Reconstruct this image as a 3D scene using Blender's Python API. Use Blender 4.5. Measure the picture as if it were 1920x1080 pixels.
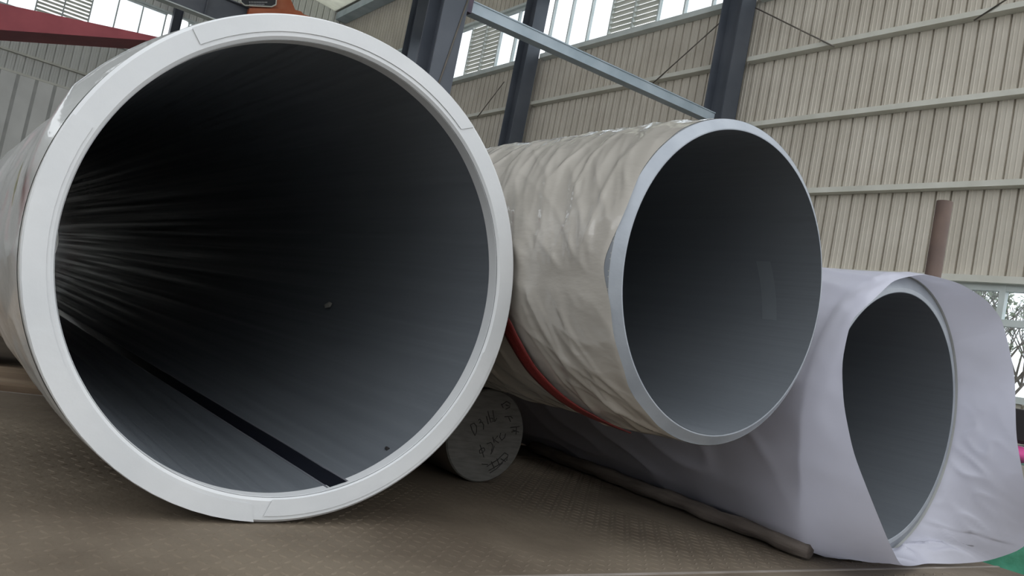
import bpy, bmesh, math, random
import numpy as np
from mathutils import Matrix, Vector

random.seed(7)
rng = np.random.default_rng(7)
scene = bpy.context.scene
for o in list(bpy.data.objects):
    bpy.data.objects.remove(o, do_unlink=True)
COL = scene.collection

# ------------------------------------------------------------------ camera
YAW, PIT, ROLL, CAM_H, FPX = 0.63277, 0.067204, 0.195104, 0.4152, 1508.71
F = Vector((math.sin(YAW) * math.cos(PIT), math.cos(YAW) * math.cos(PIT), math.sin(PIT)))
R0 = Vector((math.cos(YAW), -math.sin(YAW), 0))
U0 = R0.cross(F)
R = R0 * math.cos(ROLL) + U0 * math.sin(ROLL)
U = U0 * math.cos(ROLL) - R0 * math.sin(ROLL)
cam = bpy.data.cameras.new('camera')
cam.sensor_width = 36.0
cam.lens = FPX / 1920 * 36.0
cam.clip_start = 0.02
cam.clip_end = 400
camo = bpy.data.objects.new('camera', cam)
COL.objects.link(camo)
camo.matrix_world = Matrix(((R.x, U.x, -F.x, 0), (R.y, U.y, -F.y, 0), (R.z, U.z, -F.z, CAM_H), (0, 0, 0, 1)))
scene.camera = camo

# ------------------------------------------------------------------ light: an even overcast sky
world = bpy.data.worlds.new('world')
scene.world = world
world.use_nodes = True
bg = world.node_tree.nodes['Background']
bg.inputs[0].default_value = (0.92, 0.96, 1.0, 1)
bg.inputs[1].default_value = 1.0
scene.view_settings.view_transform = 'Standard'
scene.view_settings.look = 'None'
scene.view_settings.gamma = 1
scene.view_settings.use_curve_mapping = False
scene.view_settings.exposure = 0.9
scene.cycles.use_denoising = True
scene.cycles.max_bounces = 8
scene.cycles.diffuse_bounces = 5
scene.cycles.glossy_bounces = 4
scene.cycles.transparent_max_bounces = 12
scene.cycles.sample_clamp_indirect = 6

# ------------------------------------------------------------------ materials
def new_mat(name):
    m = bpy.data.materials.new(name)
    m.use_nodes = True
    return m, m.node_tree, m.node_tree.nodes['Principled BSDF']

def mat(name, c1, c2=None, scale=6.0, rough=0.6, metal=0.0, bump=0.0, bscale=None, stretch=(1, 1, 1),
        spec=0.5, detail=5, coat=0.0, lo=0.35, hi=0.65, coord='Object'):
    m, nt, b = new_mat(name)
    b.inputs['Roughness'].default_value = rough
    b.inputs['Metallic'].default_value = metal
    b.inputs['Specular IOR Level'].default_value = spec
    b.inputs['Coat Weight'].default_value = coat
    b.inputs['Coat Roughness'].default_value = 0.12
    if c2 is None:
        b.inputs['Base Color'].default_value = (*c1, 1)
    tc = nt.nodes.new('ShaderNodeTexCoord')
    mp = nt.nodes.new('ShaderNodeMapping')
    mp.inputs['Scale'].default_value = stretch
    nt.links.new(tc.outputs[coord], mp.inputs[0])
    if c2 is not None:
        n = nt.nodes.new('ShaderNodeTexNoise')
        n.inputs['Scale'].default_value = scale
        n.inputs['Detail'].default_value = detail
        r = nt.nodes.new('ShaderNodeValToRGB')
        r.color_ramp.elements[0].position = lo
        r.color_ramp.elements[1].position = hi
        r.color_ramp.elements[0].color = (*c1, 1)
        r.color_ramp.elements[1].color = (*c2, 1)
        nt.links.new(mp.outputs[0], n.inputs['Vector'])
        nt.links.new(n.outputs[0], r.inputs[0])
        nt.links.new(r.outputs[0], b.inputs['Base Color'])
    if bump:
        n2 = nt.nodes.new('ShaderNodeTexNoise')
        n2.inputs['Scale'].default_value = bscale or scale * 3
        n2.inputs['Detail'].default_value = 6
        bp = nt.nodes.new('ShaderNodeBump')
        bp.inputs['Strength'].default_value = bump
        bp.inputs['Distance'].default_value = 0.01
        nt.links.new(mp.outputs[0], n2.inputs['Vector'])
        nt.links.new(n2.outputs[0], bp.inputs['Height'])
        nt.links.new(bp.outputs[0], b.inputs['Normal'])
    return m

def inner_mat(name, c1, c2, rough, metal=0.0, spec=.25):
    """rolled steel bore: streaks that run along the pipe"""
    m, nt, b = new_mat(name)
    b.inputs['Metallic'].default_value = metal
    b.inputs['Specular IOR Level'].default_value = spec
    tc = nt.nodes.new('ShaderNodeTexCoord')
    sx = nt.nodes.new('ShaderNodeSeparateXYZ')
    nt.links.new(tc.outputs['Object'], sx.inputs[0])
    at = nt.nodes.new('ShaderNodeMath'); at.operation = 'ARCTAN2'
    nt.links.new(sx.outputs['Z'], at.inputs[0]); nt.links.new(sx.outputs['X'], at.inputs[1])
    def streak(sa, sy, det):
        ma = nt.nodes.new('ShaderNodeMath'); ma.operation = 'MULTIPLY'; ma.inputs[1].default_value = sa
        my = nt.nodes.new('ShaderNodeMath'); my.operation = 'MULTIPLY'; my.inputs[1].default_value = sy
        nt.links.new(at.outputs[0], ma.inputs[0]); nt.links.new(sx.outputs['Y'], my.inputs[0])
        c = nt.nodes.new('ShaderNodeCombineXYZ')
        nt.links.new(ma.outputs[0], c.inputs[0]); nt.links.new(my.outputs[0], c.inputs[1])
        n = nt.nodes.new('ShaderNodeTexNoise'); n.inputs['Scale'].default_value = 1; n.inputs['Detail'].default_value = det
        nt.links.new(c.outputs[0], n.inputs['Vector'])
        return n.outputs[0]
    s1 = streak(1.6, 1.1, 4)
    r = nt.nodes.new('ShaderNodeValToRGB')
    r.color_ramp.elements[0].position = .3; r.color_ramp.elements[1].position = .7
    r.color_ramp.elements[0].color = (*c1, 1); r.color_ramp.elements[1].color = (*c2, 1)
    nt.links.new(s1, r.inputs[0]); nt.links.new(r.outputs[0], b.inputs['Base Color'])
    s2 = streak(16, .25, 2)
    mr = nt.nodes.new('ShaderNodeMapRange')
    mr.inputs[1].default_value = .35; mr.inputs[2].default_value = .65
    mr.inputs[3].default_value = rough - .12; mr.inputs[4].default_value = rough + .18
    nt.links.new(s2, mr.inputs[0]); nt.links.new(mr.outputs[0], b.inputs['Roughness'])
    bp = nt.nodes.new('ShaderNodeBump'); bp.inputs['Strength'].default_value = .12; bp.inputs['Distance'].default_value = .01
    nt.links.new(s2, bp.inputs['Height']); nt.links.new(bp.outputs[0], b.inputs['Normal'])
    return m

def film_mat(name, col, trans=0.25, rough=0.3, bump=.25, tint2=None, bscale=14, coat=0.0):
    """cloudy packing film: diffuse + translucent under a thin gloss"""
    m = bpy.data.materials.new(name); m.use_nodes = True
    nt = m.node_tree; nt.nodes.clear()
    out = nt.nodes.new('ShaderNodeOutputMaterial')
    tc = nt.nodes.new('ShaderNodeTexCoord')
    n = nt.nodes.new('ShaderNodeTexNoise'); n.inputs['Scale'].default_value = 3.0; n.inputs['Detail'].default_value = 5
    nt.links.new(tc.outputs['Object'], n.inputs['Vector'])
    r = nt.nodes.new('ShaderNodeValToRGB')
    t2 = tint2 or tuple(c * .86 for c in col)
    r.color_ramp.elements[0].position = .35; r.color_ramp.elements[1].position = .65
    r.color_ramp.elements[0].color = (*t2, 1); r.color_ramp.elements[1].color = (*col, 1)
    nt.links.new(n.outputs[0], r.inputs[0])
    b = nt.nodes.new('ShaderNodeBsdfPrincipled'); b.inputs['Roughness'].default_value = rough
    b.inputs['Specular IOR Level'].default_value = .5
    b.inputs['Coat Weight'].default_value = coat; b.inputs['Coat Roughness'].default_value = .06
    nt.links.new(r.outputs[0], b.inputs['Base Color'])
    t = nt.nodes.new('ShaderNodeBsdfTranslucent'); nt.links.new(r.outputs[0], t.inputs[0])
    mx = nt.nodes.new('ShaderNodeMixShader'); mx.inputs[0].default_value = trans
    nt.links.new(b.outputs[0], mx.inputs[1]); nt.links.new(t.outputs[0], mx.inputs[2])
    nt.links.new(mx.outputs[0], out.inputs[0])
    mp = nt.nodes.new('ShaderNodeMapping'); mp.inputs['Scale'].default_value = (1, .35, 1); mp.inputs['Rotation'].default_value = (.3, .2, .5)
    nt.links.new(tc.outputs['Object'], mp.inputs[0])
    n2 = nt.nodes.new('ShaderNodeTexNoise'); n2.inputs['Scale'].default_value = bscale; n2.inputs['Detail'].default_value = 4
    nt.links.new(mp.outputs[0], n2.inputs['Vector'])
    bp = nt.nodes.new('ShaderNodeBump'); bp.inputs['Strength'].default_value = bump; bp.inputs['Distance'].default_value = .012
    nt.links.new(n2.outputs[0], bp.inputs['Height']); nt.links.new(bp.outputs[0], b.inputs['Normal'])
    nt.links.new(bp.outputs[0], b.inputs['Coat Normal'])
    return m

def glass_mat(name, tint=(.95, .98, 1)):
    m = bpy.data.materials.new(name); m.use_nodes = True
    nt = m.node_tree; nt.nodes.clear()
    out = nt.nodes.new('ShaderNodeOutputMaterial')
    t = nt.nodes.new('ShaderNodeBsdfTransparent'); t.inputs[0].default_value = (*tint, 1)
    g = nt.nodes.new('ShaderNodeBsdfGlossy'); g.inputs['Roughness'].default_value = .03
    lw_ = nt.nodes.new('ShaderNodeLayerWeight'); lw_.inputs[0].default_value = .5
    pw = nt.nodes.new('ShaderNodeMath'); pw.operation = 'POWER'; pw.inputs[1].default_value = 5
    nt.links.new(lw_.outputs['Facing'], pw.inputs[0])
    ad = nt.nodes.new('ShaderNodeMath'); ad.operation = 'MULTIPLY_ADD'; ad.inputs[1].default_value = .6; ad.inputs[2].default_value = .03
    nt.links.new(pw.outputs[0], ad.inputs[0])
    mx = nt.nodes.new('ShaderNodeMixShader')
    nt.links.new(ad.outputs[0], mx.inputs[0]); nt.links.new(t.outputs[0], mx.inputs[1]); nt.links.new(g.outputs[0], mx.inputs[2])
    nt.links.new(mx.outputs[0], out.inputs[0])
    return m

M = {}
M['wall'] = mat('ribbed_sheet_paint', (.52, .475, .40), (.61, .565, .485), 1.2, .55, bump=.05, bscale=4)
M['endwall'] = mat('end_sheet_paint', (.62, .62, .585), (.70, .70, .665), .8, .6)
M['girt'] = mat('girt_paint', (.58, .57, .50), (.68, .67, .60), 2, .5)
M['frame'] = mat('window_frame_paint', (.55, .60, .58), (.66, .70, .68), 3, .45)
M['louvre'] = mat('louvre_paint', (.50, .51, .46), (.60, .60, .55), 3, .5)
M['glass'] = glass_mat('window_glass')
M['column'] = mat('column_blue_grey_paint', (.06, .07, .088), (.09, .10, .12), 1.2, .5)
M['tie'] = mat('tie_beam_paint', (.33, .40, .45), (.43, .50, .55), 2.5, .45, bump=.1)
M['darkbeam'] = mat('girder_grey_paint', (.11, .12, .14), (.16, .17, .19), 1.5, .55)
M['red'] = mat('red_boom_paint', (.21, .02, .03), (.29, .04, .05), 2.2, .55, bump=.1)
M['orange'] = mat('orange_hoist_paint', (.42, .10, .035), (.52, .17, .08), 2.0, .5)
M['plaque'] = mat('hoist_plaque_black', (.02, .022, .025), (.035, .035, .04), 3, .4)
M['white_letter'] = mat('plaque_letter_white', (.75, .75, .75))
M['purple'] = mat('bracket_dark_paint', (.06, .045, .07), (.09, .06, .09), 5, .5)
M['roof'] = mat('roof_sheet', (.30, .30, .27), (.38, .37, .33), 1, .6)
M['ground'] = mat('concrete', (.17, .165, .155), (.26, .25, .235), 1.5, .85, bump=.2)
M['paper'] = mat('white_end_tape', (.62, .632, .64), (.68, .687, .69), 5, .55, bump=.08, bscale=30)
M['steel_out'] = mat('pipe_steel_outside', (.47, .47, .45), (.55, .55, .53), 4, .5, .1)
M['rim'] = mat('cut_steel_rim', (.29, .315, .35), (.36, .385, .42), 9, .45, .25, bump=.08, bscale=40)
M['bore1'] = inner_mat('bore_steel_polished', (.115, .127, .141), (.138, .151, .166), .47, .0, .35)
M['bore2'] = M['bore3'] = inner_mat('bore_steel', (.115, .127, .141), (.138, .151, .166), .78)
M['weld'] = mat('weld_strip_dark_reflection', (.012, .014, .022), (.02, .022, .03), 6, .22, .3, stretch=(1, .1, 1))  # real seam; its near-black base colour paints in a dark reflection
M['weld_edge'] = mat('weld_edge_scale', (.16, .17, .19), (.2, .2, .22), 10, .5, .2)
M['film1'] = film_mat('clear_film_over_steel', (.66, .67, .66), .08, .3, .35, (.52, .53, .52), 14, .7)
M['film2'] = film_mat('cloudy_beige_film', (.54, .505, .455), .08, .35, .38, (.44, .41, .365), 16, 1.0)
M['film3'] = film_mat('cloudy_white_film', (.63, .63, .73), .30, .38, .10, (.56, .56, .64), 9)
M['strap'] = mat('red_webbing', (.11, .008, .007), (.16, .014, .012), 8, .6, bump=.3, bscale=120)
M['bar_end'] = mat('sawn_bar_end', (.13, .128, .117), (.18, .176, .163), 18, .55, .2, stretch=(1, 1, 6), bump=.1)
M['bar'] = mat('bar_skin', (.10, .085, .075), (.17, .14, .12), 7, .7, bump=.3)
M['ink'] = mat('black_marker', (.02, .018, .018))
M['deck'] = mat('rusted_deck_steel', (.10, .076, .052), (.175, .140, .100), 2.6, .78, .05, bump=.35, bscale=26, detail=9)
M['deck_dark'] = mat('deck_frame_steel', (.05, .035, .028), (.09, .06, .045), 4, .8, bump=.2)
M['deck_edge'] = mat('worn_deck_edge', (.22, .19, .16), (.32, .28, .25), 9, .6, .1)
M['timber'] = mat('old_timber', (.19, .13, .085), (.33, .25, .17), 3, .85, bump=.4, stretch=(.5, 7, 7), bscale=7)
M['pole'] = mat('weathered_pole', (.10, .08, .068), (.20, .168, .145), 5, .85, bump=.9, stretch=(6, .7, 6), bscale=6)
M['stake'] = mat('rusty_brown_stake', (.075, .05, .042), (.13, .085, .065), 5, .7, .1, bump=.3)
M['rod'] = mat('brace_rod_steel', (.10, .09, .075), (.15, .13, .11), 5, .6)
M['tarp'] = mat('green_tarp', (.02, .16, .085), (.06, .30, .19), 5, .6, bump=.6, bscale=14)
M['pink'] = mat('pink_sack', (.55, .06, .24), (.62, .10, .3), 4, .7)
M['sackwhite'] = mat('white_sack_band', (.75, .72, .75), (.8, .78, .8), 4, .7)
M['black'] = mat('black_plastic', (.012, .009, .011), (.022, .016, .018), 3, .4)
M['bark'] = mat('tree_bark', (.10, .085, .07), (.17, .15, .13), 6, .9)
M['leaf'] = mat('grey_green_leaf', (.13, .16, .10), (.22, .26, .17), 6, .7)
M['partition'] = mat('pale_partition_sheet', (.60, .60, .575), (.70, .70, .67), 1.0, .7, bump=.1, bscale=3)
M['strip'] = mat('partition_batten', (.36, .365, .345), (.42, .42, .40), 3, .7)
M['sky_sheet'] = film_mat('translucent_roof_sheet', (.75, .75, .68), .7, .5, .0)
M['stain'] = mat('olive_stain', (.13, .13, .06), (.28, .27, .19), 30, .7)
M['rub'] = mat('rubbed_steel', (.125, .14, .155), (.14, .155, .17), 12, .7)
M['scrap'] = mat('pale_scrap', (.40, .39, .35))

# ------------------------------------------------------------------ helpers
class MB:
    def __init__(s): s.v = []; s.f = []; s.mi = []
    def add(s, vs, fs, mi=0):
        k = len(s.v); s.v += [tuple(map(float, p)) for p in vs]
        s.f += [tuple(i + k for i in f) for f in fs]; s.mi += [mi] * len(fs); return s
    def box(s, x0, x1, y0, y1, z0, z1, mi=0):
        vs = [(x, y, z) for z in (z0, z1) for y in (y0, y1) for x in (x0, x1)]
        return s.add(vs, [(0, 2, 3, 1), (4, 5, 7, 6), (0, 1, 5, 4), (2, 6, 7, 3), (0, 4, 6, 2), (1, 3, 7, 5)], mi)
    def prism(s, poly, y0, y1, mi=0):
        """poly in x,z; extruded along y"""
        n = len(poly); vs = [(x, y0, z) for x, z in poly] + [(x, y1, z) for x, z in poly]
        fs = [tuple(range(n)), tuple(range(2 * n - 1, n - 1, -1))] + [(i, i + n, (i + 1) % n + n, (i + 1) % n) for i in range(n)]
        return s.add(vs, fs, mi)
    def tube(s, pts, rad, n=10, mi=0, cap=True, sq=1.0):
        pts = [Vector(p) for p in pts]
        if not hasattr(rad, '__len__'): rad = [rad] * len(pts)
        vs = []; fs = []
        for i, p in enumerate(pts):
            d = (pts[min(i + 1, len(pts) - 1)] - pts[max(i - 1, 0)]).normalized()
            a = d.cross(Vector((0, 0, 1)))
            if a.length < 1e-3: a = d.cross(Vector((1, 0, 0)))
            a.normalize(); b = a.cross(d)
            for k in range(n):
                t = 2 * math.pi * k / n
                vs.append(p + (a * math.cos(t) + b * math.sin(t) * sq) * rad[i])
        for i in range(len(pts) - 1):
            for k in range(n):
                fs.append((i * n + k, i * n + (k + 1) % n, (i + 1) * n + (k + 1) % n, (i + 1) * n + k))
        if cap:
            fs.append(tuple(range(n - 1, -1, -1))); fs.append(tuple((len(pts) - 1) * n + k for k in range(n)))
        return s.add(vs, fs, mi)
    def mesh(s, name):
        me = bpy.data.meshes.new(name); me.from_pydata(s.v, [], s.f); me.update(); return me
    def build(s, name, mats, parent=None, smooth=False, loc=None):
        me = s.mesh(name)
        for m in (mats if isinstance(mats, (list, tuple)) else [mats]): me.materials.append(m)
        if any(s.mi): me.polygons.foreach_set('material_index', s.mi)
        return link(name, me, parent, smooth, loc)

def link(name, me, parent=None, smooth=False, loc=None):
    o = bpy.data.objects.new(name, me); COL.objects.link(o)
    if smooth: me.polygons.foreach_set('use_smooth', [True] * len(me.polygons))
    if parent is not None: o.parent = parent
    if loc is not None: o.location = loc
    return o

def recalc(o):
    bm = bmesh.new(); bm.from_mesh(o.data); bmesh.ops.recalc_face_normals(bm, faces=bm.faces); bm.to_mesh(o.data); bm.free(); return o

def bevel(o, w, seg=2):
    m = o.modifiers.new('bevel', 'BEVEL'); m.width = w; m.segments = seg; m.limit_method = 'ANGLE'; return o

def thing(name, label, cat, loc=(0, 0, 0), group=None):
    o = bpy.data.objects.new(name, None); COL.objects.link(o); o.location = loc
    return tag(o, label, cat, group)

def tag(o, label, cat, group=None):
    o['label'] = label; o['category'] = cat
    if group: o['group'] = group
    return o

def struct(name, me=None, loc=(0, 0, 0), label=None):
    o = bpy.data.objects.new(name, me); COL.objects.link(o); o.location = loc; o['kind'] = 'structure'
    if label: o['label'] = label
    return o

def grid_mesh(name, P, closed=True, mats=()):
    """P: rows x cols x 3 -> quad mesh, columns closed"""
    nr, nc, _ = P.shape
    vs = P.reshape(-1, 3)
    i = np.arange(nr - 1)[:, None]; j = np.arange(nc if closed else nc - 1)[None]
    j2 = (j + 1) % nc
    a = i * nc + j; b = i * nc + j2; c = (i + 1) * nc + j2; d = (i + 1) * nc + j
    fs = np.stack([a, b, c, d], -1).reshape(-1, 4)
    me = bpy.data.meshes.new(name)
    me.from_pydata(vs.tolist(), [], fs.tolist()); me.update()
    for m in mats: me.materials.append(m)
    me.polygons.foreach_set('use_smooth', [True] * len(me.polygons))
    return me

_perm = rng.permutation(512)
_gr = rng.uniform(0, 2 * np.pi, 512)
def noise(x, y):
    xi = np.floor(x).astype(int); yi = np.floor(y).astype(int); xf = x - xi; yf = y - yi
    u = xf * xf * xf * (xf * (xf * 6 - 15) + 10); v = yf * yf * yf * (yf * (yf * 6 - 15) + 10)
    def g(ix, iy, dx, dy):
        h = _gr[_perm[(_perm[ix % 512] + iy) % 512]]; return np.cos(h) * dx + np.sin(h) * dy
    n00 = g(xi, yi, xf, yf); n10 = g(xi + 1, yi, xf - 1, yf); n01 = g(xi, yi + 1, xf, yf - 1); n11 = g(xi + 1, yi + 1, xf - 1, yf - 1)
    return (n00 * (1 - u) + n10 * u) * (1 - v) + (n01 * (1 - u) + n11 * u) * v
def ridge(x, y): return (1 - np.minimum(np.abs(noise(x, y)) * 3.2, 1)) ** 2

# ================================================================== SETTING
GZ = -1.05                      # workshop ground; the flatbed deck top is z = 0
floor = struct('floor', MB().box(-40, 40, -30, 60, GZ - .2, GZ).mesh('floor')); floor.data.materials.append(M['ground'])

# ---- ribbed right wall
WX = 10.4
COLY = [3.0, 8.92, 14.84, 20.76]
EWY = 27.09
SILL, WTOP, ROOFZ = 6.96, 8.40, 10.62
wall_right = struct('wall_right', None, (0, 0, 0), 'beige ribbed sheet metal side wall')
SW = 1.98
def sheet_profile(width, n_rib, s=1):
    pts = []; p = width / n_rib
    for k in range(n_rib):
        y = k * p
        pts += [(y, 0), (y + .050, 0), (y + .056, -.007), (y + .066, -.007), (y + .072, 0), (y + .115, 0), (y + .121, -.007),
                (y + .131, -.007), (y + .137, 0), (y + p - .032, 0), (y + p - .029, .05), (y + p - .005, .05), (y + p - .002, 0)]
    pts += [(width - .0005, 0), (width + .02, .006)]
    return pts
def sheet_mesh(name, width, n_rib, z0, z1, m, t=.004):
    pr = sheet_profile(width, n_rib); mb = MB(); n = len(pr)
    vs = [(d, y, z) for z in (z0, z1) for y, d in pr] + [(d + t, y, z) for z in (z0, z1) for y, d in pr]
    fs = [(i, i + 1, n + i + 1, n + i) for i in range(n - 1)] + [(2 * n + i, 3 * n + i, 3 * n + i + 1, 2 * n + i + 1) for i in range(n - 1)]
    mb.add(vs, fs); me = mb.mesh(name); me.materials.append(m); return me
bands = [(GZ, .86), (2.26, SILL), (WTOP, ROOFZ)]
j0 = 5.13 - 3 * SW
for (z0, z1) in bands:
    me = sheet_mesh('wall_panel', SW, 10, z0, z1, M['wall'])
    for k in range(15):
        y = j0 + k * SW
        if y > EWY: continue
        link('wall_panel', me, wall_right, loc=(WX + random.choice((0, .002, .0)), y, 0))
me = sheet_mesh('wall_panel', SW, 10, .86, 2.26, M['wall'])
for k in range(15):
    y = j0 + k * SW
    if y < 5.0 or y > EWY: continue
    link('wall_panel', me, wall_right, loc=(WX, y, 0))
# girts between the columns
ends = [-1.2] + COLY + [EWY - .1]
for i in range(len(ends) - 1):
    a, b = ends[i] + .20, ends[i + 1] - .20
    for z in (3.487, 4.645, 5.80):
        g = MB(); g.box(WX - .15, WX - .004, a, b, z - .028, z + .028); g.box(WX - .15, WX - .14, a, b, z + .028, z + .05)
        g.build('girt', M['girt'], wall_right)
    MB().box(WX - .17, WX - .002, a, b, SILL - .10, SILL + .005).build('window_sill_rail', M['frame'], wall_right)
    MB().box(WX - .13, WX - .002, a, b, WTOP - .0, WTOP + .06).build('window_head_rail', M['frame'], wall_right)
    MB().box(WX - .16, WX - .004, a, b, 2.25, 2.335).build('ledge_rail', M['girt'], wall_right)
MB().box(WX - .42, WX - .02, -1.2, EWY - .1, ROOFZ - .27, ROOFZ - .02).build('eave_beam', M['tie'], wall_right)

# ---- window banks in the right wall
PW = .686
wn = 0
def window_bank(n, fixed, axis, bars, louvre_idx, z0, z1):
    """bars: positions along the wall; axis 'y' -> wall at x=fixed, 'x' -> wall at y=fixed"""
    root = struct('window_%d' % n, None)
    def bx(mb, a0, a1, d0, d1, za, zb):
        return mb.box(fixed + d0, fixed + d1, a0, a1, za, zb) if axis == 'y' else mb.box(a0, a1, fixed + d0, fixed + d1, za, zb)
    lo, hi = min(bars), max(bars)
    fr = MB(); bx(fr, lo - .03, hi + .03, -.05, .03, z0, z0 + .05); bx(fr, lo - .03, hi + .03, -.05, .03, z1 - .05, z1)
    for b in bars: bx(fr, b - .018, b + .018, -.05, .03, z0 + .05, z1 - .05)
    fr.build('window_frame', M['frame'], root)
    for i in range(len(bars) - 1):
        a, b = sorted((bars[i], bars[i + 1])); a += .018; b -= .018
        if i in louvre_idx:
            lv = MB(); n_s = 12; h = (z1 - z0 - .1) / n_s
            for k in range(n_s):
                zb = z0 + .05 + k * h
                # a tilted blade, outer edge lower
                if axis == 'y':
                    vs = [(fixed - .045, a, zb + .042), (fixed - .045, b, zb + .042), (fixed + .025, b, zb), (fixed + .025, a, zb),
                          (fixed - .045, a, zb + .030), (fixed - .045, b, zb + .030), (fixed + .025, b, zb - .012), (fixed + .025, a, zb - .012)]
                else:
                    vs = [(a, fixed - .045, zb + .042), (b, fixed - .045, zb + .042), (b, fixed + .025, zb), (a, fixed + .025, zb),
                          (a, fixed - .045, zb + .030), (b, fixed - .045, zb + .030), (b, fixed + .025, zb - .012), (a, fixed + .025, zb - .012)]
                lv.add(vs, [(0, 1, 2, 3), (7, 6, 5, 4), (0, 4, 5, 1), (1, 5, 6, 2), (2, 6, 7, 3), (3, 7, 4, 0)])
            lv.build('louvre', M['louvre'], root)
        else:
            g = MB(); bx(g, a, b, -.004, .004, z0 + .05, z1 - .05); g.build('pane', M['glass'], root)
    return root
wi = 1
window_bank(wi, WX, 'y', [14.62 - .686 * k for k in range(9)], (3, 4), SILL + .005, WTOP); wi += 1
window_bank(wi, WX, 'y', [20.11 - .686 * k for k in range(8)], (3, 4), SILL + .005, WTOP); wi += 1
window_bank(wi, WX, 'y', [26.6 - .686 * k for k in range(9)], (3, 4), SILL + .005, WTOP); wi += 1
window_bank(wi, WX, 'y', [8.7 - .686 * k for k in range(9)], (3, 4), SILL + .005, WTOP); wi += 1

# ---- low window on the right
lw = struct('window_%d' % wi, None); wi += 1
fr = MB()
ys = [5.09 - .79 * k for k in range(8)]
zs = [.86, 1.79, 2.25]
for y in ys: fr.box(WX - .06, WX + .03, y - .035, y + .035, .86, 2.25)
for z in (.90, 1.79, 2.21): fr.box(WX - .05, WX + .03, ys[-1], ys[0], z - .04, z + .04)
fr.build('window_frame', M['frame'], lw)
for i in range(len(ys) - 1):
    for za, zb in ((.94, 1.75), (1.83, 2.17)):
        MB().box(WX - .004, WX + .004, ys[i + 1] + .035, ys[i] - .035, za, zb).build('pane', M['glass'], lw)

# ---- end wall
wall_end = struct('wall_back', None, (0, 0, 0), 'pale ribbed sheet metal end wall')
for (z0, z1) in [(GZ, SILL), (WTOP, ROOFZ + .9)]:
    me = sheet_mesh('wall_panel', SW, 9, z0, z1, M['endwall'])
    for k in range(14):
        x = 10.4 - (k + 1) * SW
        o = link('wall_panel', me, wall_end, loc=(x + SW, EWY + .01, 0)); o.rotation_euler = (0, 0, math.radians(90))
for z in (3.487, 4.645, 5.76):
    MB().box(-17.2, 10.2, EWY - .14, EWY - .002, z - .03, z + .03).build('girt', M['girt'], wall_end)
MB().box(-17.2, 10.2, EWY - .15, EWY - .002, SILL - .10, SILL).build('window_sill_rail', M['frame'], wall_end)
MB().box(-17.2, 10.2, EWY - .12, EWY - .002, WTOP, WTOP + .06).build('window_head_rail', M['frame'], wall_end)
window_bank(wi, EWY, 'x', [4.70 - .672 * k for k in range(8)], (3, 4), SILL, WTOP); wi += 1
window_bank(wi, EWY, 'x', [10.1 - .672 * k for k in range(8)], (3, 4), SILL, WTOP); wi += 1
window_bank(wi, EWY, 'x', [-1.2 - .672 * k for k in range(8)], (3, 4), SILL, WTOP); wi += 1

# ---- pale partition in front of the end wall
part = struct('wall_partition', None, (0, 0, 0), 'low pale partition of upright sheets with grey battens')
PY, PT = 26.6, 5.10
for k in range(-14, 9):
    x = 1.30 + .46 * k
    MB().box(x + .045, x + .415, PY, PY + .03, GZ, PT).build('sheet', M['partition'], part)
    MB().box(x - .045, x + .045, PY + .012, PY + .05, GZ, PT).build('batten', M['strip'], part)
MB().box(1.30 - .46 * 14, 1.30 + .46 * 9, PY - .02, PY + .05, PT, PT + .06).build('top_rail', M['girt'], part)

# ---- added unseen walls shaping the light: left, open above, and behind the camera
wl = struct('wall_left_added', None, (0, 0, 0), 'added unseen ribbed side wall, open to the sky above')
me = sheet_mesh('wall_panel', SW, 9, GZ, 4.6, M['wall'])
for k in range(14):
    o = link('wall_panel', me, wl, loc=(-17.2, EWY - k * SW, 0)); o.rotation_euler = (0, 0, math.pi)
for k in range(15):
    MB().box(-17.3, -17.15, EWY - k * SW - .06, EWY - k * SW + .06, 4.6, ROOFZ).build('mullion', M['frame'], wl)
MB().box(-17.35, -17.1, -.6, EWY, 4.55, 4.68).build('window_sill_rail', M['frame'], wl)
wf = struct('wall_front_blocker', None, (0, 0, 0), 'added unseen wall behind the camera that blocks low sky light')  # added out of view to cut low-angle sky light
me = sheet_mesh('wall_panel', SW, 9, GZ, 2.3, M['wall'])
for k in range(18):
    o = link('wall_panel', me, wf, loc=(-20 + (k + 0) * SW, -9.0, 0)); o.rotation_euler = (0, 0, -math.pi / 2)
MB().box(-20, -20 + 17 * SW, -9.1, -8.9, 2.3, 2.4).build('coping', M['girt'], wf)

# ---- roof
ceil = struct('ceiling', None, (0, 0, 0), 'sheet metal roof with a translucent strip')
def roof_z(x): return ROOFZ + (10.4 - x) * .10 if x > -3.4 else ROOFZ + 1.38 - (-3.4 - x) * .10
def roof_piece(name, x0, x1, y0, y1, m):
    z0, z1 = roof_z(x0), roof_z(x1)
    vs = [(x0, y0, z0), (x1, y0, z1), (x1, y1, z1), (x0, y1, z0), (x0, y0, z0 + .05), (x1, y0, z1 + .05), (x1, y1, z1 + .05), (x0, y1, z0 + .05)]
    return MB().add(vs, [(0, 3, 2, 1), (4, 5, 6, 7), (0, 1, 5, 4), (1, 2, 6, 5), (2, 3, 7, 6), (3, 0, 4, 7)]).build(name, m, ceil)
xs = [10.4, 9.95, 8.4, 6.6, 4.6, 2.8, .8, -1.0, -3.4]
for i in range(8):
    roof_piece('skylight_strip' if i == 1 else 'roof_sheet', xs[i + 1], xs[i], 3.0, EWY + .05, M['sky_sheet'] if i == 1 else M['roof'])
roof_piece('roof_sheet', -17.4, -3.4, 3.0, EWY + .05, M['roof'])
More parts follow.
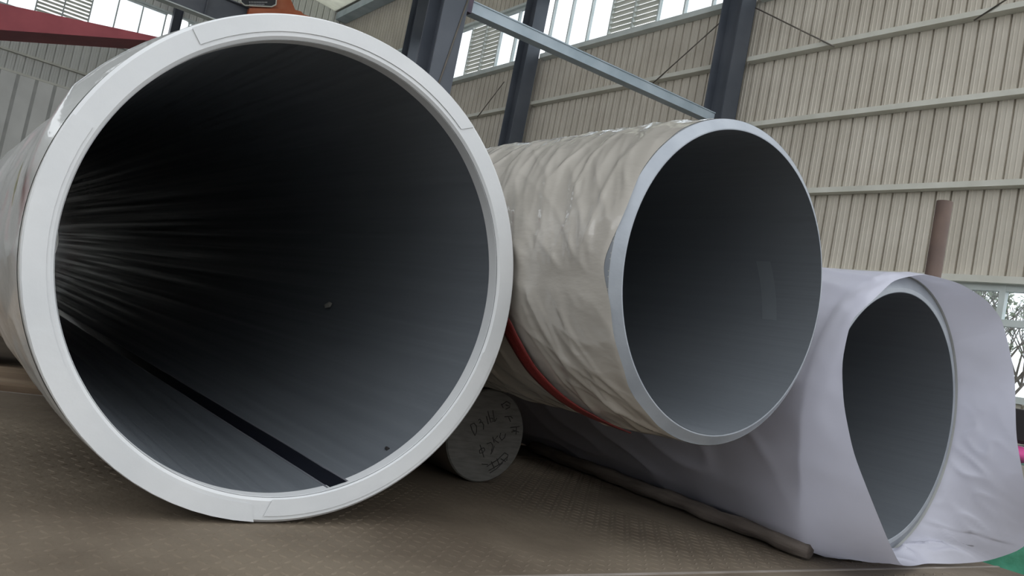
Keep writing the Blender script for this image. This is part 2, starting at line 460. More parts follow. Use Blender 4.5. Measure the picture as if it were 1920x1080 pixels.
for y in (8.92, 14.84, 20.76):
    z = roof_z(10.2) - .05; z1 = roof_z(-3.4) - .05
    vs = [(10.2, y - .1, z - .45), (10.2, y + .1, z - .45), (-3.4, y + .1, z1 - .35), (-3.4, y - .1, z1 - .35), (10.2, y - .1, z), (10.2, y + .1, z), (-3.4, y + .1, z1), (-3.4, y - .1, z1)]
    MB().add(vs, [(0, 3, 2, 1), (4, 5, 6, 7), (0, 1, 5, 4), (1, 2, 6, 5), (2, 3, 7, 6), (3, 0, 4, 7)]).build('rafter', M['darkbeam'], ceil)

# ================================================================== STEELWORK
def h_column(name, label, x, y, z0, z1, w=.34, d=.40, group=None):
    t = thing(name, label, 'column', (x, y, z0), group)
    h = z1 - z0
    for s in (-1, 1):
        MB().box(-w / 2, w / 2, s * d / 2 - .012, s * d / 2 + .012, 0, h).build('flange', M['column'], t)
    MB().box(-.012, .012, -d / 2 + .012, d / 2 - .012, 0, h).build('web', M['column'], t)
    MB().box(-w / 2 - .06, w / 2 + .06, -d / 2 - .06, d / 2 + .06, -.002, .025).build('base_plate', M['column'], t)
    return t
lab = ['dark blue-grey steel column on ribbed wall beside the low window',
       'dark blue-grey steel column on ribbed wall where the sloping tie beam ends',
       'dark blue-grey steel column on ribbed wall, middle one, crossed by the tie beam',
       'dark blue-grey steel column on ribbed wall nearest the end wall']
for y, l in zip(COLY, lab):
    h_column('steel_column', l, WX - .36, y, GZ, ROOFZ - .28)
fc = h_column('steel_column', 'freestanding dark steel column holding the tie beam behind the largest pipe', 4.69, 8.92, GZ, 4.72)
MB().box(-.30, .26, -.28, .28, 4.72 - GZ, 4.76 - GZ).build('cap_plate', M['purple'], fc)
MB().box(.172, .26, -.17, .17, 4.42 - GZ, 4.715 - GZ).build('bracket', M['purple'], fc)
# end wall columns
for x, l in ((4.98, 'grey column on end wall between window and dark girder'), (-.95, 'grey column on end wall behind the red boom')):
    t = thing('end_wall_column', l, 'column', (x, EWY - .2, GZ))
    for s in (-1, 1): MB().box(s * .12 - .01, s * .12 + .01, -.14, .14, 0, ROOFZ - GZ).build('flange', M['column'], t)
    MB().box(-.11, .11, -.01, .01, 0, ROOFZ - GZ).build('web', M['column'], t)

# tie beam
tb = thing('tie_beam', 'pale blue-grey horizontal tie beam from freestanding column to wall column', 'beam', (4.95, 8.92, 4.47))
L = 9.86 - 4.95; rise = .14
def sheared(x0, x1, y0, y1, z0, z1):
    vs = [(x, y, z + rise * x / L) for z in (z0, z1) for y in (y0, y1) for x in (x0, x1)]
    return MB().add(vs, [(0, 2, 3, 1), (4, 5, 7, 6), (0, 1, 5, 4), (2, 6, 7, 3), (0, 4, 6, 2), (1, 3, 7, 5)])
sheared(0, L, -.085, .085, .0, .016).build('flange', M['tie'], tb)
sheared(0, L, -.085, .085, .144, .16).build('flange', M['tie'], tb)
sheared(0, L, -.07, -.055, .016, .144).build('web', M['tie'], tb)
sheared(0, .012, -.085, .085, -.02, .18).build('end_plate', M['tie'], tb)

# thin diagonal brace rods on the wall
rods = [((15.87, 6.49), (16.75, 5.72)), ((9.25, 6.72), (10.95, 5.62)), ((8.8, 6.75), (7.1, 5.72)), ((5.1, 5.70), (3.3, 6.7))]
rl = ['thin diagonal rod by the middle wall column under windows', 'long thin diagonal rod descending from tie beam column towards end wall',
      'thin diagonal rod on ribbed wall right of the tie beam column', 'thin diagonal rod rising at the far end of the upper girt above the brown stake']
for (a, b), l in zip(rods, rl):
    tag(MB().tube([(WX - .17, a[0], a[1]), (WX - .17, b[0], b[1])], .011, 8).build('brace_rod', M['rod'], smooth=True), l, 'rod')
tag(MB().tube([(4.60, 8.70, 2.9), (4.86, 8.70, 4.72)], .012, 8).build('hanging_cable', M['rod'], smooth=True), 'thin dark cable running up the freestanding column', 'cable')

# grey crane girder across the hall with stiffeners
gd = thing('crane_girder', 'dark grey steel girder with stiffener plates crossing below the roof', 'girder', (0, 20.5, 6.70))
GX0, GX1 = -16.0, 9.8
MB().box(GX0, GX1, -.015, .015, .03, .60).build('web', M['darkbeam'], gd)
MB().box(GX0, GX1, -.14, .14, .0, .03).build('bottom_flange', M['frame'], gd)
MB().box(GX0, GX1, -.14, .14, .60, .625).build('top_flange', M['darkbeam'], gd)
x = 4.35 - 18 * 1.1
while x < 9.6:
    if x > GX0 + .1: MB().box(x - .01, x + .01, -.13, -.015, .03, .60).build('stiffener', M['darkbeam'], gd)
    x += 1.1

# orange hoist on the girder
ho = thing('hoist', 'orange crane hoist with black name plate standing on dark girder', 'hoist', (0, 20.3, 0))
body = [(5.20, 7.34), (5.33, 7.327), (6.75, 7.33), (6.75, 7.62), (6.58, 7.72), (6.42, 7.70), (6.31, 7.84), (6.10, 8.05), (5.6, 8.25), (5.1, 8.0)]
recalc(MB().prism(body, .0, .42).build('housing', M['orange'], ho))
rail = [(5.28, 7.02), (6.80, 7.33), (6.80, 7.65), (6.20, 7.60), (5.28, 7.24)]
recalc(MB().prism(rail, -.12, .02).build('side_beam', M['orange'], ho))
plq = [(5.0, 7.60), (5.04, 7.29), (5.15, 7.25), (5.78, 7.48), (5.87, 7.57), (5.84, 7.85), (5.5, 7.95)]
npl = recalc(MB().prism([(x, z + .0) for x, z in plq], -.16, -.125).build('name_plate', M['plaque'], ho))
edge = MB()
for i in range(len(plq)):
    a, b = plq[i], plq[(i + 1) % len(plq)]
    edge.tube([(a[0], -.15, a[1]), (b[0], -.15, b[1])], .018, 6)
edge.build('plate_rim', M['girt'], npl)
let = MB()
for row, (xa, za, xb, zb, n, h) in enumerate([(5.16, 7.43, 5.66, 7.64, 9, .055), (5.22, 7.36, 5.66, 7.54, 12, .03), (5.24, 7.315, 5.60, 7.46, 11, .022)]):
    for k in range(n):
        t = (k + .5) / n; cx = xa + (xb - xa) * t; cz = za + (zb - za) * t; w = (xb - xa) / n * .32
        for q_ in range(3):
            dz = (q_ - 1) * h * .36
            let.box(cx - w, cx + w, -.164, -.160, cz + dz - h * .07, cz + dz + h * .07)
        let.box(cx - w * .15, cx + w * .15, -.164, -.160, cz - h * .45, cz + h * .45)
o = let.build('plate_lettering', M['white_letter'], npl); o['kind'] = 'stuff'

# red tapered jib boom on a mast to the left
jb = thing('jib_crane', 'dark red tapered crane boom slanting in front of the end wall windows', 'crane', (0, 13, GZ))
def boom_z(x): return 3.52 + .155 * x, 3.115 + .309 * x      # top, bottom edge
def boom(x0, x1):
    vs = []
    for x in (x0, x1):
        t, b = boom_z(x); t = max(t, b + .03)
        vs += [(x, 0, b - GZ), (x, .75, b - GZ), (x, .75, t - GZ), (x, 0, t - GZ)]
    return vs
xb = -2.4
MB().add(boom(xb, 2.42), [(0, 1, 2, 3), (7, 6, 5, 4), (0, 4, 5, 1), (1, 5, 6, 2), (2, 6, 7, 3), (3, 7, 4, 0)]).build('boom', M['red'], jb)
MB().tube([(-2.7, .38, 0), (-2.7, .38, 3.75)], .42, 24).build('mast', M['red'], jb, True)
MB().box(-3.4, -2.0, -.32, 1.08, -.0, .05).build('base_plate', M['red'], jb)

# ================================================================== FLATBED
X0, X1 = -.75, 3.03
bed = thing('flatbed_deck', 'brown rusted steel flatbed deck carrying all the pipes', 'flatbed', (0, 0, 0))
for (ya, yb) in ((.45, 1.142), (1.148, 2.398), (2.404, 2.676), (3.30, 5.6), (5.606, 8.3)):
    o = MB().box(X0, X1, ya, yb, -.03, 0).build('deck_plate', M['deck'], bed); bevel(o, .003, 1)
MB().box(X0, X1, 2.676, 2.684, -.05, .001).build('plate_lip', M['deck_edge'], bed)
MB().box(X0, X1, 1.137, 1.146, -.03, .0018).build('plate_lip', M['deck_edge'], bed)
MB().box(X0, X1, 2.684, 2.86, -.12, -.09).build('gutter', M['deck'], bed)
bevel(MB().box(X0, X1, 2.86, 3.30, -.10, 0.0).build('cross_timber', M['timber'], bed), .008)
MB().box(X0, X0 + .1, .45, 8.3, -.22, -.031).build('side_rail', M['deck_dark'], bed)
MB().box(X1 - .1, X1, .45, 8.3, -.22, -.031).build('side_rail', M['deck_dark'], bed)
for y in (.5, 2.2, 4.2, 6.2, 8.1):
    MB().box(X0 + .1, X1 - .1, y, y + .1, -.22, -.125).build('cross_member', M['deck_dark'], bed)
for x in (X0 + .3, X1 - .5):
    for y in (1.0, 4.5, 7.8): MB().box(x, x + .2, y, y + .2, GZ, -.2).build('leg', M['deck_dark'], bed)
# worn tear-drop tread
tv = []; tf = []
def tread(x0, x1, y0, y1, sp):
    nx = int((x1 - x0) / sp); ny = int((y1 - y0) / sp)
    gx, gy = np.meshgrid(np.arange(nx), np.arange(ny)); cx = x0 + (gx + .5) * sp; cy = y0 + (gy + .5) * sp
    hgt = np.clip((noise(cx * 2.1 + 9, cy * 2.1) + .28) * 1.8, 0, 1) * .0018
    for i in range(ny):
        for j in range(nx):
            h = hgt[i, j]
            if h < .0005: continue
            a = math.radians(28 if (i + j) % 2 else -62) ; ca, sa = math.cos(a), math.sin(a)
            l, w = .013, .0042; k = len(tv)
            for (u, v, z) in ((-l, 0, -.0005), (-l * .3, -w, -.0005), (l, 0, -.0005), (-l * .3, w, -.0005), (-l * .55, 0, h), (l * .5, 0, h)):
                tv.append((cx[i, j] + u * ca - v * sa, cy[i, j] + u * sa + v * ca, z))
            tf.extend([(k, k + 1, k + 4), (k + 1, k + 5, k + 4), (k + 1, k + 2, k + 5), (k + 2, k + 3, k + 5), (k + 3, k + 4, k + 5), (k + 3, k, k + 4)])
tread(-.2, X1 - .03, 1.16, 2.38, .028)
tread(-.2, X1 - .03, .8, 1.13, .028)
me = bpy.data.meshes.new('tread_pattern'); me.from_pydata(tv, [], tf); me.update(); me.materials.append(M['deck'])
o = link('tread_pattern', me, bed); o['kind'] = 'stuff'

tm = MB().box(-.70, .285, 3.22, 3.50, 0.0018, .105).build('timber_sleeper', M['timber'])
bevel(tag(tm, 'brown timber sleeper chocking the underside of the largest pipe', 'timber'), .008)

# stake
st = thing('stake_post', 'rusty brown round stake standing upright behind the sleeved pipe', 'post', (2.93, 1.46, 0))
sp = MB()
sp.tube([(0, 0, 0), (0, 0, 1.232)], .0275, 28)
sp.build('tube', M['stake'], st, True)
MB().box(-.05, .05, -.05, .05, .0, .012).build('foot', M['stake'], st)

# pole lying beside the wrapped pipe
pp = []; pr_ = []
for i in range(30):
    t = i / 29; y = 2.50 - t * 1.29
    pp.append((2.088 - .072 * t + .004 * math.sin(i * 1.1), y, .027 + .002 * math.sin(i * .8))); pr_.append(.023 + .0025 * math.sin(i * 1.9) + .001 * random.random())
tag(MB().tube(pp, pr_, 14, sq=.95).build('wooden_pole', M['pole'], smooth=True), 'weathered thin wooden pole lying on deck against the sleeved pipe', 'pole')

# ================================================================== PIPES
def ring_profile(ro, ri, bev, length):
    return [(ri, length), (ri, 0.0), (ro - .004, 0.0), (ro, bev), (ro, length)]

def lathe(profile, n=192):
    a = np.linspace(0, 2 * np.pi, n, endpoint=False)
    return np.stack([np.stack([r * np.cos(a), np.full(n, y), r * np.sin(a)], -1) for r, y in profile])

def lathe_bands(name, profile, n, m, wob=None):
    """each band of the profile is a strip of its own, so its edges stay crisp"""
    a = np.linspace(0, 2 * np.pi, n, endpoint=False); mb_v = []; mb_f = []
    for (ra, ya), (rb_, yb_) in zip(profile[:-1], profile[1:]):
        k = len(mb_v) 
        for r, y in ((ra, ya), (rb_, yb_)):
            w = 0 if wob is None else wob
            mb_v += np.stack([(r + w) * np.cos(a), np.full(n, y), (r + w) * np.sin(a)], -1).tolist()
        mb_f += [(k + i, k + (i + 1) % n, k + n + (i + 1) % n, k + n + i) for i in range(n)]
    me = bpy.data.meshes.new(name); me.from_pydata(mb_v, [], mb_f); me.update(); me.materials.append(m)
    me.polygons.foreach_set('use_smooth', [True] * len(me.polygons))
    return me

def make_pipe(label, c, ro, t, length, mats, bev):
    p = thing('steel_pipe', label, 'pipe', c)
    ri = ro - t
    ysub = np.linspace(0, length, 24)
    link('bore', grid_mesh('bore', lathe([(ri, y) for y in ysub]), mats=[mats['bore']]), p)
    link('outer_wall', grid_mesh('outer_wall', lathe([(ro, y) for y in np.linspace(bev, length, 24)][::-1]), mats=[mats['out']]), p)
    me = grid_mesh('far_rim', lathe([(ri, length), (ro, length)]), mats=[M['rim']]); link('far_rim', me, p)
    return p, ri

# ---- pipe 1 : the largest, white taped end
c1 = (.5923, 1.4396, .4732); ro1, t1 = .470, .0458
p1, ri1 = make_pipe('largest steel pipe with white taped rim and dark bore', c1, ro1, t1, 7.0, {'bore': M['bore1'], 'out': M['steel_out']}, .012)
# taped rim: flat land + inner and outer chamfer
n = 360; a = np.linspace(0, 2 * np.pi, n, endpoint=False)
wob = .0012 * noise(np.cos(a) * 4 + 3, np.sin(a) * 4 + 3)
prof = [(ri1 - .0006, .03), (ri1 - .0006, .002), (ri1 + .006, -.0035), (ro1 - .005, -.0035), (ro1 + .0005, .0025), (ro1 + .001, .008)]
rim1 = link('taped_rim', lathe_bands('taped_rim', prof, n, M['paper'], wob * .5), p1)
# overlapping tape tail
def tape(name, a0, a1, r0, r1, y, sk):
    k = 24; rows = []
    for r, s in ((r0, 0), (r1, sk)):
        aa = np.radians(np.linspace(a0 + s, a1, k)); rows.append(np.stack([r * np.cos(aa), np.full(k, y), r * np.sin(aa)], -1))
    me = grid_mesh(name, np.stack(rows), False, [M['paper']])
    me.polygons.foreach_set('use_smooth', [False] * len(me.polygons)); o = link(name, me, rim1); m = o.modifiers.new('solid', 'SOLIDIFY'); m.thickness = .0006; m.offset = 0
tape('tape_end', -88, -12, ri1 + .003, ro1 - .012, -.0052, -1.4)
tape('tape_end', -93, -200, ri1 + .012, ro1 - .001, -.0048, 1.6)
tape('tape_end', 55, 130, ri1 + .014, ro1 - .003, -.0050, -2)
# weld strip inside
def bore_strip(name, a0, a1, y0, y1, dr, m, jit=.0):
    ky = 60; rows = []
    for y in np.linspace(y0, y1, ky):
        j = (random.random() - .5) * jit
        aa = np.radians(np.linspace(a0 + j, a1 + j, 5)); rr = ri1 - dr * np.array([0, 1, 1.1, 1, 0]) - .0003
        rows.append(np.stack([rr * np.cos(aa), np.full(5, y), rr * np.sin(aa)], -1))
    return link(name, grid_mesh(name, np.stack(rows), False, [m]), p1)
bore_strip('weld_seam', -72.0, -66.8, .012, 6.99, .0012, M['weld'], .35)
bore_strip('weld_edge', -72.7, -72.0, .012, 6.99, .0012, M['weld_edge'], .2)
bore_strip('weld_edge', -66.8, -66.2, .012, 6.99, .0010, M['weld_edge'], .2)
# film
nth, ny = 360, 150
th = np.linspace(0, 2 * np.pi, nth, endpoint=False); yy = np.concatenate([np.linspace(.0, 1.2, 90), np.linspace(1.25, 6.2, 60)])
TH, YY = np.meshgrid(th, yy)
con = 1 - np.exp(-(np.minimum(np.abs(TH - .19), np.abs(TH - .19 - 2 * np.pi)) / .35) ** 2)
r = ro1 + .003 + con * (.006 * ridge(TH * 2.2 + YY * 1.4, YY * 3.0 - TH * 1.2 + 4) + .0035 * noise(TH * 7, YY * 5) * (1 - np.exp(-YY * 8)))
# loose pleat that stands off near the upper left of the rim
sh = np.exp(-((TH - math.radians(150)) / .42) ** 2) * np.exp(-((YY - .10) / .09) ** 2)
r = r + .016 * sh
r = ro1 + .0012 + (r - ro1 - .0012) * (1 - np.exp(-YY * 22))
off = .030 + .012 * np.sin(th * 2 + .8) + .012 * noise(np.cos(th) * 3 + 7, np.sin(th) * 3)
Yf = YY * (6.3 - 0) / 6.3 + off[None] * np.exp(-YY * 6)
P = np.stack([r * np.cos(TH), Yf, r * np.sin(TH)], -1)
P[..., 2] = np.maximum(P[..., 2], -c1[2] + .0030)
link('plastic_film', grid_mesh('plastic_film', P, mats=[M['film1']]), p1)
# olive stain patch on film
k = 9; rows = []
for i in range(k):
    aa = np.radians(170.5 + 9.5 * i / (k - 1)); w = .022 * math.sin(math.pi * (i + .5) / k) * (.6 + .5 * random.random())
    yc = .125 - .010 * i
    rows.append([[(ro1 + .0175) * math.cos(aa), yc + s * w, (ro1 + .0175) * math.sin(aa)] for s in (-1, -.3, .3, 1)])
link('dirt_stain', grid_mesh('dirt_stain', np.array(rows), False, [M['stain']]), p1)
# scrap stuck inside
aa = math.radians(-7.8)
sc = MB(); sc.add([(-.012, -.03, 0), (.0, -.012, .012), (.004, .02, .016), (-.004, .035, .004), (-.012, .005, -.006), (-.008, 0, .01)], [(0, 1, 5), (1, 2, 5), (2, 3, 5), (3, 4, 5), (4, 0, 5)])
o = sc.build('paper_scrap', M['scrap'], loc=(c1[0] + (ri1 - .002) * math.cos(aa), c1[1] + .83, c1[2] + (ri1 - .002) * math.sin(aa)))
tag(o, 'tiny pale scrap stuck on the bore wall of the largest pipe', 'scrap')

a_ = math.radians(-50.6)
o = MB().tube([((ri1 - .001) * math.cos(a_), .055, (ri1 - .001) * math.sin(a_)), ((ri1 - .001) * math.cos(a_), .064, (ri1 - .001) * math.sin(a_) + .001)], .004, 8).build('dark_speck', M['ink'], p1)

# ---- pipe 2 : on the round bar, beige film and red strap
c2 = (1.4238, 1.1376, .637); ro2, t2 = .3595, .0255
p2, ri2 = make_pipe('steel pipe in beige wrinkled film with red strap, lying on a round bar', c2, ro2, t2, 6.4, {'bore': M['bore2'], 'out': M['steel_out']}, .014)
me = lathe_bands('bevelled_rim', [(ri2, .002), (ri2 + .001, 0), (ri2 + .0035, 0), (ro2, .0145), (ro2 + .0005, .12)], 256, M['rim']); link('bevelled_rim', me, p2)
nth = 620
th = np.linspace(0, 2 * np.pi, nth, endpoint=False); yy = np.concatenate([np.linspace(0, 1.5, 260), np.linspace(1.53, 6.1, 60)])
TH, YY = np.meshgrid(th, yy)
T2 = (TH - math.pi) * ro2          # arc length measured from the side that faces pipe one
def fold(ang, su, sv, ox, oy, pw=2):
    ca, sa_ = math.cos(ang), math.sin(ang)
    u_ = T2 * ca + YY * sa_; v_ = -T2 * sa_ + YY * ca
    return np.clip(1 - np.abs(noise(u_ * su + ox, v_ * sv + oy)) * 4.5, 0, 1) ** pw
w1 = fold(math.radians(58), 7, 1.6, 3, 8); w2 = fold(math.radians(78), 10, 2.2, 13, 2); w3 = fold(math.radians(35), 13, 2.6, 23, 5); w4 = fold(math.radians(64), 19, 3.4, 31, 9); w5 = fold(math.radians(110), 12, 2.4, 41, 3)
big = fold(math.radians(66), 3.2, .9, 1, 4, 1.3)
hid = np.clip(np.minimum(TH, 2 * np.pi - TH) / .35, 0, 1)
def near(deg, w):
    d = np.angle(np.exp(1j * (TH - math.radians(deg)))); return np.exp(-(d / w) ** 2)
hid = hid * (1 - near(191, .10)) * (1 - near(268, .16))
msk = .35 + .65 * np.clip(noise(T2 * 2 + 4, YY * 2 + 1) * 1.6 + .5, 0, 1)
msk = msk * (1 - .55 * np.clip(np.sin(TH) * 1.3, 0, 1))
r = ro2 + .003 + hid * msk * (.0085 * w1 + .0065 * w2 + .004 * w3 + .0035 * w4 + .005 * w5 * np.clip(noise(T2 * 3, YY * 3 + 7) * 3, 0, 1) + .006 * big)
off = .022 + .016 * np.sin(th + 1.1) + .012 * noise(np.cos(th) * 3.5, np.sin(th) * 3.5 + 5) + .022 * np.exp(-((th - math.radians(186)) / .16) ** 2)
r = ro2 + .0012 + (r - ro2 - .0012) * (1 - np.exp(-YY * 30))
Yf = YY + off[None] * np.exp(-YY * 5)
P = np.stack([r * np.cos(TH), Yf, r * np.sin(TH)], -1)
link('plastic_film', grid_mesh('plastic_film', P, mats=[M['film2']]), p2)
# strap
sa = [-235, -200, -172, -150.4, -142.9, -134.3, -126.8, -120.5, -115.5, -111.5, -108, -105]
sy = [2.6, 1.95, 1.60, 1.482, 1.4625, 1.446, 1.422, 1.398, 1.37, 1.335, 1.30, 1.265]
ts = np.linspace(0, len(sa) - 1, 90); A = np.radians(np.interp(ts, range(len(sa)), sa)); Y = np.interp(ts, range(len(sa)), sy) - c2[1]
rows = []
for i in range(len(ts)):
    w = .024 if i < 70 else .024 * max(.2, (90 - i) / 20)
    rr = ro2 + (.0195 if A[i] > math.radians(-160) else .006)
    rows.append([[(rr) * math.cos(A[i] + s * w / rr * .43), Y[i] + s * w * .9, rr * math.sin(A[i] + s * w / rr * .43)] for s in (-1, -.5, 0, .5, 1)])
o = link('strap', grid_mesh('strap', np.array(rows), False, [M['strap']]), p2); o['label'] = 'dark red webbing strap'
m = o.modifiers.new('solid', 'SOLIDIFY'); m.thickness = .003; m.offset = 0

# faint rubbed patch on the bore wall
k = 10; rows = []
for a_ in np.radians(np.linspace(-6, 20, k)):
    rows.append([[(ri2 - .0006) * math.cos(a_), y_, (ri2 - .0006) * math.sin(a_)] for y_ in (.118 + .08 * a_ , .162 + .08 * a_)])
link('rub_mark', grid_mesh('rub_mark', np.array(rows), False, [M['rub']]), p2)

# ---- pipe 3 : in a loose white sleeve
c3 = (2.2894, 1.1904, .4165); ro3, t3 = .412, .052
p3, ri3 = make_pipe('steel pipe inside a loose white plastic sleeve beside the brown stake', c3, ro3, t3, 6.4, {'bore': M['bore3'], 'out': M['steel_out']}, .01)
me = lathe_bands('bevelled_rim', [(ri3, .002), (ri3 + .002, 0), (ri3 + .014, 0), (ro3, .018), (ro3, .03)], 256, M['rim']); link('bevelled_rim', me, p3)
edge_pts = {   # angle -> front edge of the sleeve, world x, y, z
    -45: (2.97, 1.05, .09), -36: (2.95, 1.03, .15), -25: (2.86, 1.02, .23), -12: (2.76, 1.01, .32), 2: (2.72, 1.03, .43), 25: (2.72, 1.06, .623), 42: (2.66, 1.093, .777),
    58: (2.57, 1.108, .822), 75: (2.42, 1.124, .842), 92: (2.27, 1.155, .838), 110: (2.13, 1.165, .79), 128: (2.0, 1.137, .714), 146: (1.90, 1.134, .64),
    162: (1.865, 1.118, .527), 178: (1.865, 1.094, .423), 195: (1.865, 1.049, .315), 210: (1.88, 1.0, .226), 223: (1.95, .977, .13),
    238: (2.16, 1.04, .045), 254: (2.36, 1.10, .022), 270: (2.545, 1.150, .012), 284: (2.70, 1.145, .010), 300: (2.88, 1.12, .025), 315: (2.97, 1.05, .09)}
ka = sorted(edge_pts); kp = np.array([edge_pts[k_] for k_ in ka])
nth = 360; thd = np.linspace(-45, 315, nth, endpoint=False); th = np.radians(thd)
E = np.stack([np.interp(thd, ka, kp[:, i]) for i in range(3)], -1)
for _ in range(3): E = (np.roll(E, 3, 0) + E * 2 + np.roll(E, -3, 0)) / 4
E = E - np.array(c3)
rows = []
yb = np.concatenate([np.linspace(5.9, 1.6, 50), np.linspace(1.55, .03, 110)])
for y in yb:
    rr = ro3 + .006 + .010 * ridge(th * 2.4 + y * 2.0, np.full(nth, y * 2.4) - th * .6) * min(1, .3 + y * 2) + .006 * noise(th * 5, np.full(nth, y * 4.0))
    rr = rr + .045 * np.exp(-((thd - 234) / 17) ** 2) * math.exp(-(max(y - .06, 0) / .22) ** 2)
    rows.append(np.stack([rr * np.cos(th), np.full(nth, y), rr * np.sin(th)], -1))
base = rows[-1]
for k_ in range(1, 25):
    t = k_ / 24
    Pp = base * (1 - t) + E * t
    bul = math.sin(math.pi * t)
    rad = np.stack([np.cos(th), np.zeros(nth), np.sin(th)], -1)
    Pp = Pp + rad * (bul * (.004 + .005 * noise(th * 6 + 3, np.full(nth, t * 2.0))))[:, None]
    # soft creases low on the right side and along the bottom
    cr = np.exp(-((thd - (-32)) / 30) ** 2) + np.exp(-((thd - 285) / 34) ** 2)
    Pp = Pp - rad * (cr * bul * .018 * ridge(th * 5.5 + t * 1.5, np.full(nth, t * 2.5) + th * .5))[:, None]
    lip = np.exp(-((thd - 283) / 22) ** 2) 
    Pp[:, 2] += lip * .05 * max(0, math.sin(math.pi * t ** 1.25))
    rows.append(Pp)
P = np.stack(rows)
zz = P[..., 2] + c3[2]
flat = np.minimum(zz, .0022 + 0 * zz)
P[..., 2] = np.where(zz < .0022, .0022 - c3[2], P[..., 2])
link('plastic_sleeve', grid_mesh('plastic_sleeve', P, mats=[M['film3']]), p3)

# ---- round bar below pipe 2
cb = (1.4046, 1.8974, .1376); rb = .1358
bar = thing('steel_bar', 'solid round steel bar with marker writing on its sawn end', 'bar', cb)
prof = [(rb, 5.6), (rb, .004), (rb - .004, 0)]
link('shank', grid_mesh('shank', lathe([(rb, y) for y in np.linspace(5.6, .004, 10)], 96), mats=[M['bar']]), bar)
mb = MB(); nn = 96
mb.add([(0, 0, 0)] + [((rb - .004) * math.cos(2 * math.pi * i / nn), 0, (rb - .004) * math.sin(2 * math.pi * i / nn)) for i in range(nn)]
       + [(rb * math.cos(2 * math.pi * i / nn), .004, rb * math.sin(2 * math.pi * i / nn)) for i in range(nn)],
       [(0, 1 + i, 1 + (i + 1) % nn) for i in range(nn)] + [(1 + i, 1 + nn + i, 1 + nn + (i + 1) % nn, 1 + (i + 1) % nn) for i in range(nn)])
sawn = mb.build('sawn_end', M['bar_end'], bar)
strokes = [[(-0.0632, 0.0255), (-0.0548, 0.012), (-0.0408, -0.0025)], [(-0.0636, 0.0269), (-0.0527, 0.0322), (-0.0421, 0.0246), (-0.038, 0.0078), (-0.0408, -0.0025)], [(-0.0393, 0.0421), (-0.0348, 0.0455), (-0.0304, 0.0416), (-0.0338, 0.0341), (-0.0259, 0.0377), (-0.0176, 0.0299), (-0.0156, 0.0171)], [(-0.0144, 0.0562), (-0.0019, 0.0342)], [(-0.0126, 0.0708), (-0.005, 0.0571), (0.0055, 0.0408), (0.0139, 0.043), (0.0097, 0.0528), (0.001, 0.0519)], [(0.0042, 0.0755), (0.0119, 0.0589), (0.0192, 0.0436), (0.0239, 0.0542)], [(-0.0171, -0.0277), (-0.0091, -0.0386), (0.0055, -0.062)], [(-0.0147, -0.0448), (-0.0112, -0.0517), (-0.0011, -0.0495), (0.0038, -0.0405), (-0.0011, -0.0351), (-0.0108, -0.0387), (-0.0147, -0.0448)], [(0.0067, -0.0229), (0.0197, -0.0175), (0.0289, -0.0255), (0.0285, -0.0386), (0.0281, -0.0517), (0.0317, -0.0442), (0.0346, -0.0265)], [(0.023, -0.0012), (0.0321, -0.0165)], [(0.0401, 0.0032), (0.0304, -0.0093), (0.0486, -0.0166)], [(0.0487, 0.0127), (0.0479, 0.0009), (0.0576, -0.0085), (0.0663, 0.001), (0.0671, 0.0129)], [(0.0322, 0.0946), (0.0477, 0.1066), (0.0617, 0.1023), (0.0628, 0.0906), (0.0497, 0.0833)], [(0.0298, 0.0973), (0.0397, 0.0866)], [(0.0466, 0.0962), (0.0581, 0.0945)], [(0.0514, 0.0614), (0.0728, 0.0651), (0.0815, 0.06)], [(0.0662, 0.0614), (0.0767, 0.0492)], [(0.081, 0.0319), (0.1134, 0.0379)], [(0.0901, 0.0253), (0.1155, 0.0217)], [(0.1026, 0.0354), (0.1062, 0.0134)], [(0.0879, 0.0192), (0.1018, 0.0234)], [(0.0226, -0.0883), (0.0411, -0.0755), (0.0569, -0.0657), (0.0773, -0.0437)], [(0.0325, -0.0993), (0.0706, -0.0765), (0.0911, -0.0544)], [(0.0378, -0.1062), (0.0597, -0.0918), (0.0771, -0.0731)], [(0.0351, -0.073), (0.0507, -0.0924)], [(0.0526, -0.063), (0.0684, -0.0825)], [(0.0033, -0.0824), (0.0248, -0.0824)], [(0.067, -0.062), (0.0873, -0.0694)], [(0.0773, -0.0437), (0.0915, -0.0485), (0.0903, -0.0663)]]
ink = MB()
for s in strokes:
    ink.tube([(x, -.0003, z) for x, z in s], .0013, 5)
o = ink.build('marker_writing', M['ink'], sawn); o['label'] = 'black handwritten grade and diameter marks'

# ================================================================== THINGS AT THE FAR RIGHT
def lump(name, c, sx, sy, sz, m, seed, parent=None, flat=True, amp=.22):
    nu, nv = 48, 24; rows = []
    for j in range(nv):
        ph = math.pi / 2 * (1 - j / (nv - 1)) if flat else math.pi * (.5 - j / (nv - 1))
        u = np.linspace(0, 2 * np.pi, nu, endpoint=False)
        x = np.cos(u) * math.cos(ph); y = np.sin(u) * math.cos(ph); z = np.full(nu, math.sin(ph))
        k_ = 1 + amp * noise(x * 2.3 + seed, y * 2.3 + z * 2) + amp * .5 * noise(x * 6 + seed, y * 6 + z * 5)
        rows.append(np.stack([x * k_ * sx, y * k_ * sy, (z * k_ * sz)], -1))
    o = link(name, grid_mesh(name, np.stack(rows), mats=[m]), parent, loc=c); return o
o = lump('tarp_heap', (8.1, 2.75, GZ), .95, 1.0, 1.14, M['tarp'], 3); tag(o, 'crumpled green tarpaulin heaped on the ground by the low window', 'tarp')
sk = thing('sack', 'pink and white striped sack on top of green tarpaulin', 'sack', (8.0, 2.93, .26))
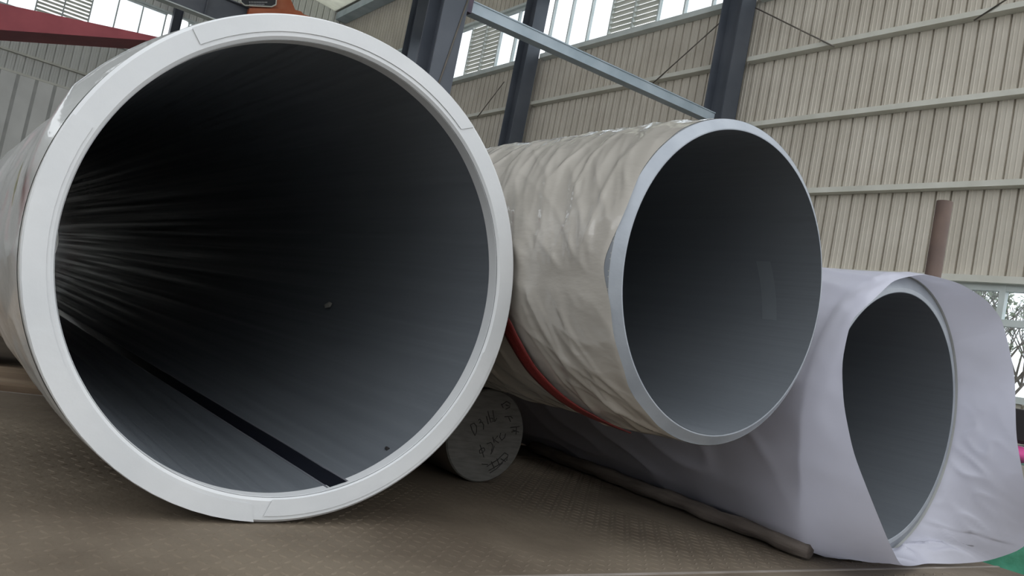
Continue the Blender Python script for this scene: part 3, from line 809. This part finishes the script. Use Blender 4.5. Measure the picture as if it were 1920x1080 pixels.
for k_ in range(5):
    rows = []
    for a_ in np.linspace(0, 1, 5):
        x_ = -.30 + (k_ + a_) * .12; rr = (.10 * math.sqrt(max(0, 1 - (x_ / .315) ** 2)) + .01)
        u = np.linspace(0, 2 * np.pi, 20, endpoint=False); rows.append(np.stack([np.full(20, x_), rr * 1.2 * np.cos(u), .06 + rr * .8 * np.sin(u)], -1))
    o = link('stripe', grid_mesh('stripe', np.stack(rows), mats=[M['pink'] if k_ % 2 == 0 else M['sackwhite']]), sk); o.rotation_euler = (0, 0, 0)
bxo = bevel(MB().box(-.24, .24, -.22, .22, 0, .30).build('black_crate', M['black'], loc=(8.05, 2.90, .412)), .03, 3)
tag(bxo, 'black plastic crate perched on the striped sack', 'crate')

# trees outside the low window
def tree(label, x, y, h, seed):
    random.seed(seed)
    t = thing('tree', label, 'tree', (x, y, GZ), 'trees outside the low window')
    br = MB(); lf = MB()
    def grow(p, d, l, rad, dep):
        q_ = p + d * l; br.tube([p, (p + q_) / 2 + Vector((random.uniform(-.04, .04), random.uniform(-.04, .04), 0)) * l, q_], [rad, rad * .85, rad * .7], 6, cap=False)
        if dep == 0 or dep <= 2:
            for _ in range(3 if dep == 0 else 1):
                c = p.lerp(q_, random.random()) + Vector([random.uniform(-.15, .15) for _ in range(3)])
                s_ = random.uniform(.04, .09); a_ = Vector([random.uniform(-1, 1) for _ in range(3)]).normalized(); b_ = a_.orthogonal().normalized()
                lf.add([c - a_ * s_, c + b_ * s_ * .5, c + a_ * s_, c - b_ * s_ * .5], [(0, 1, 2, 3)])
        if dep == 0: return
        for _ in range(3):
            nd = (d + Vector((random.uniform(-.8, .8), random.uniform(-.8, .8), random.uniform(-.1, .5)))).normalized()
            grow(q_, nd, l * random.uniform(.62, .82), rad * .62, dep - 1)
    grow(Vector((0, 0, 0)), Vector((0, 0, 1)), h * .28, h * .014, 5)
    br.build('branches', M['bark'], t)
    o = lf.build('foliage', M['leaf'], t); o['kind'] = 'stuff'
for i, (x, y, h) in enumerate([(14.2, 5.75, 5.0), (20.5, 8.6, 6.0), (27.5, 11.2, 7.0)]):
    tree(['sparse leafy tree standing close outside the low window', 'sparse tree outside, halfway behind the one close to the window', 'sparse tallest tree outside, farthest from the low window'][i], x, y, h, 20 + i)
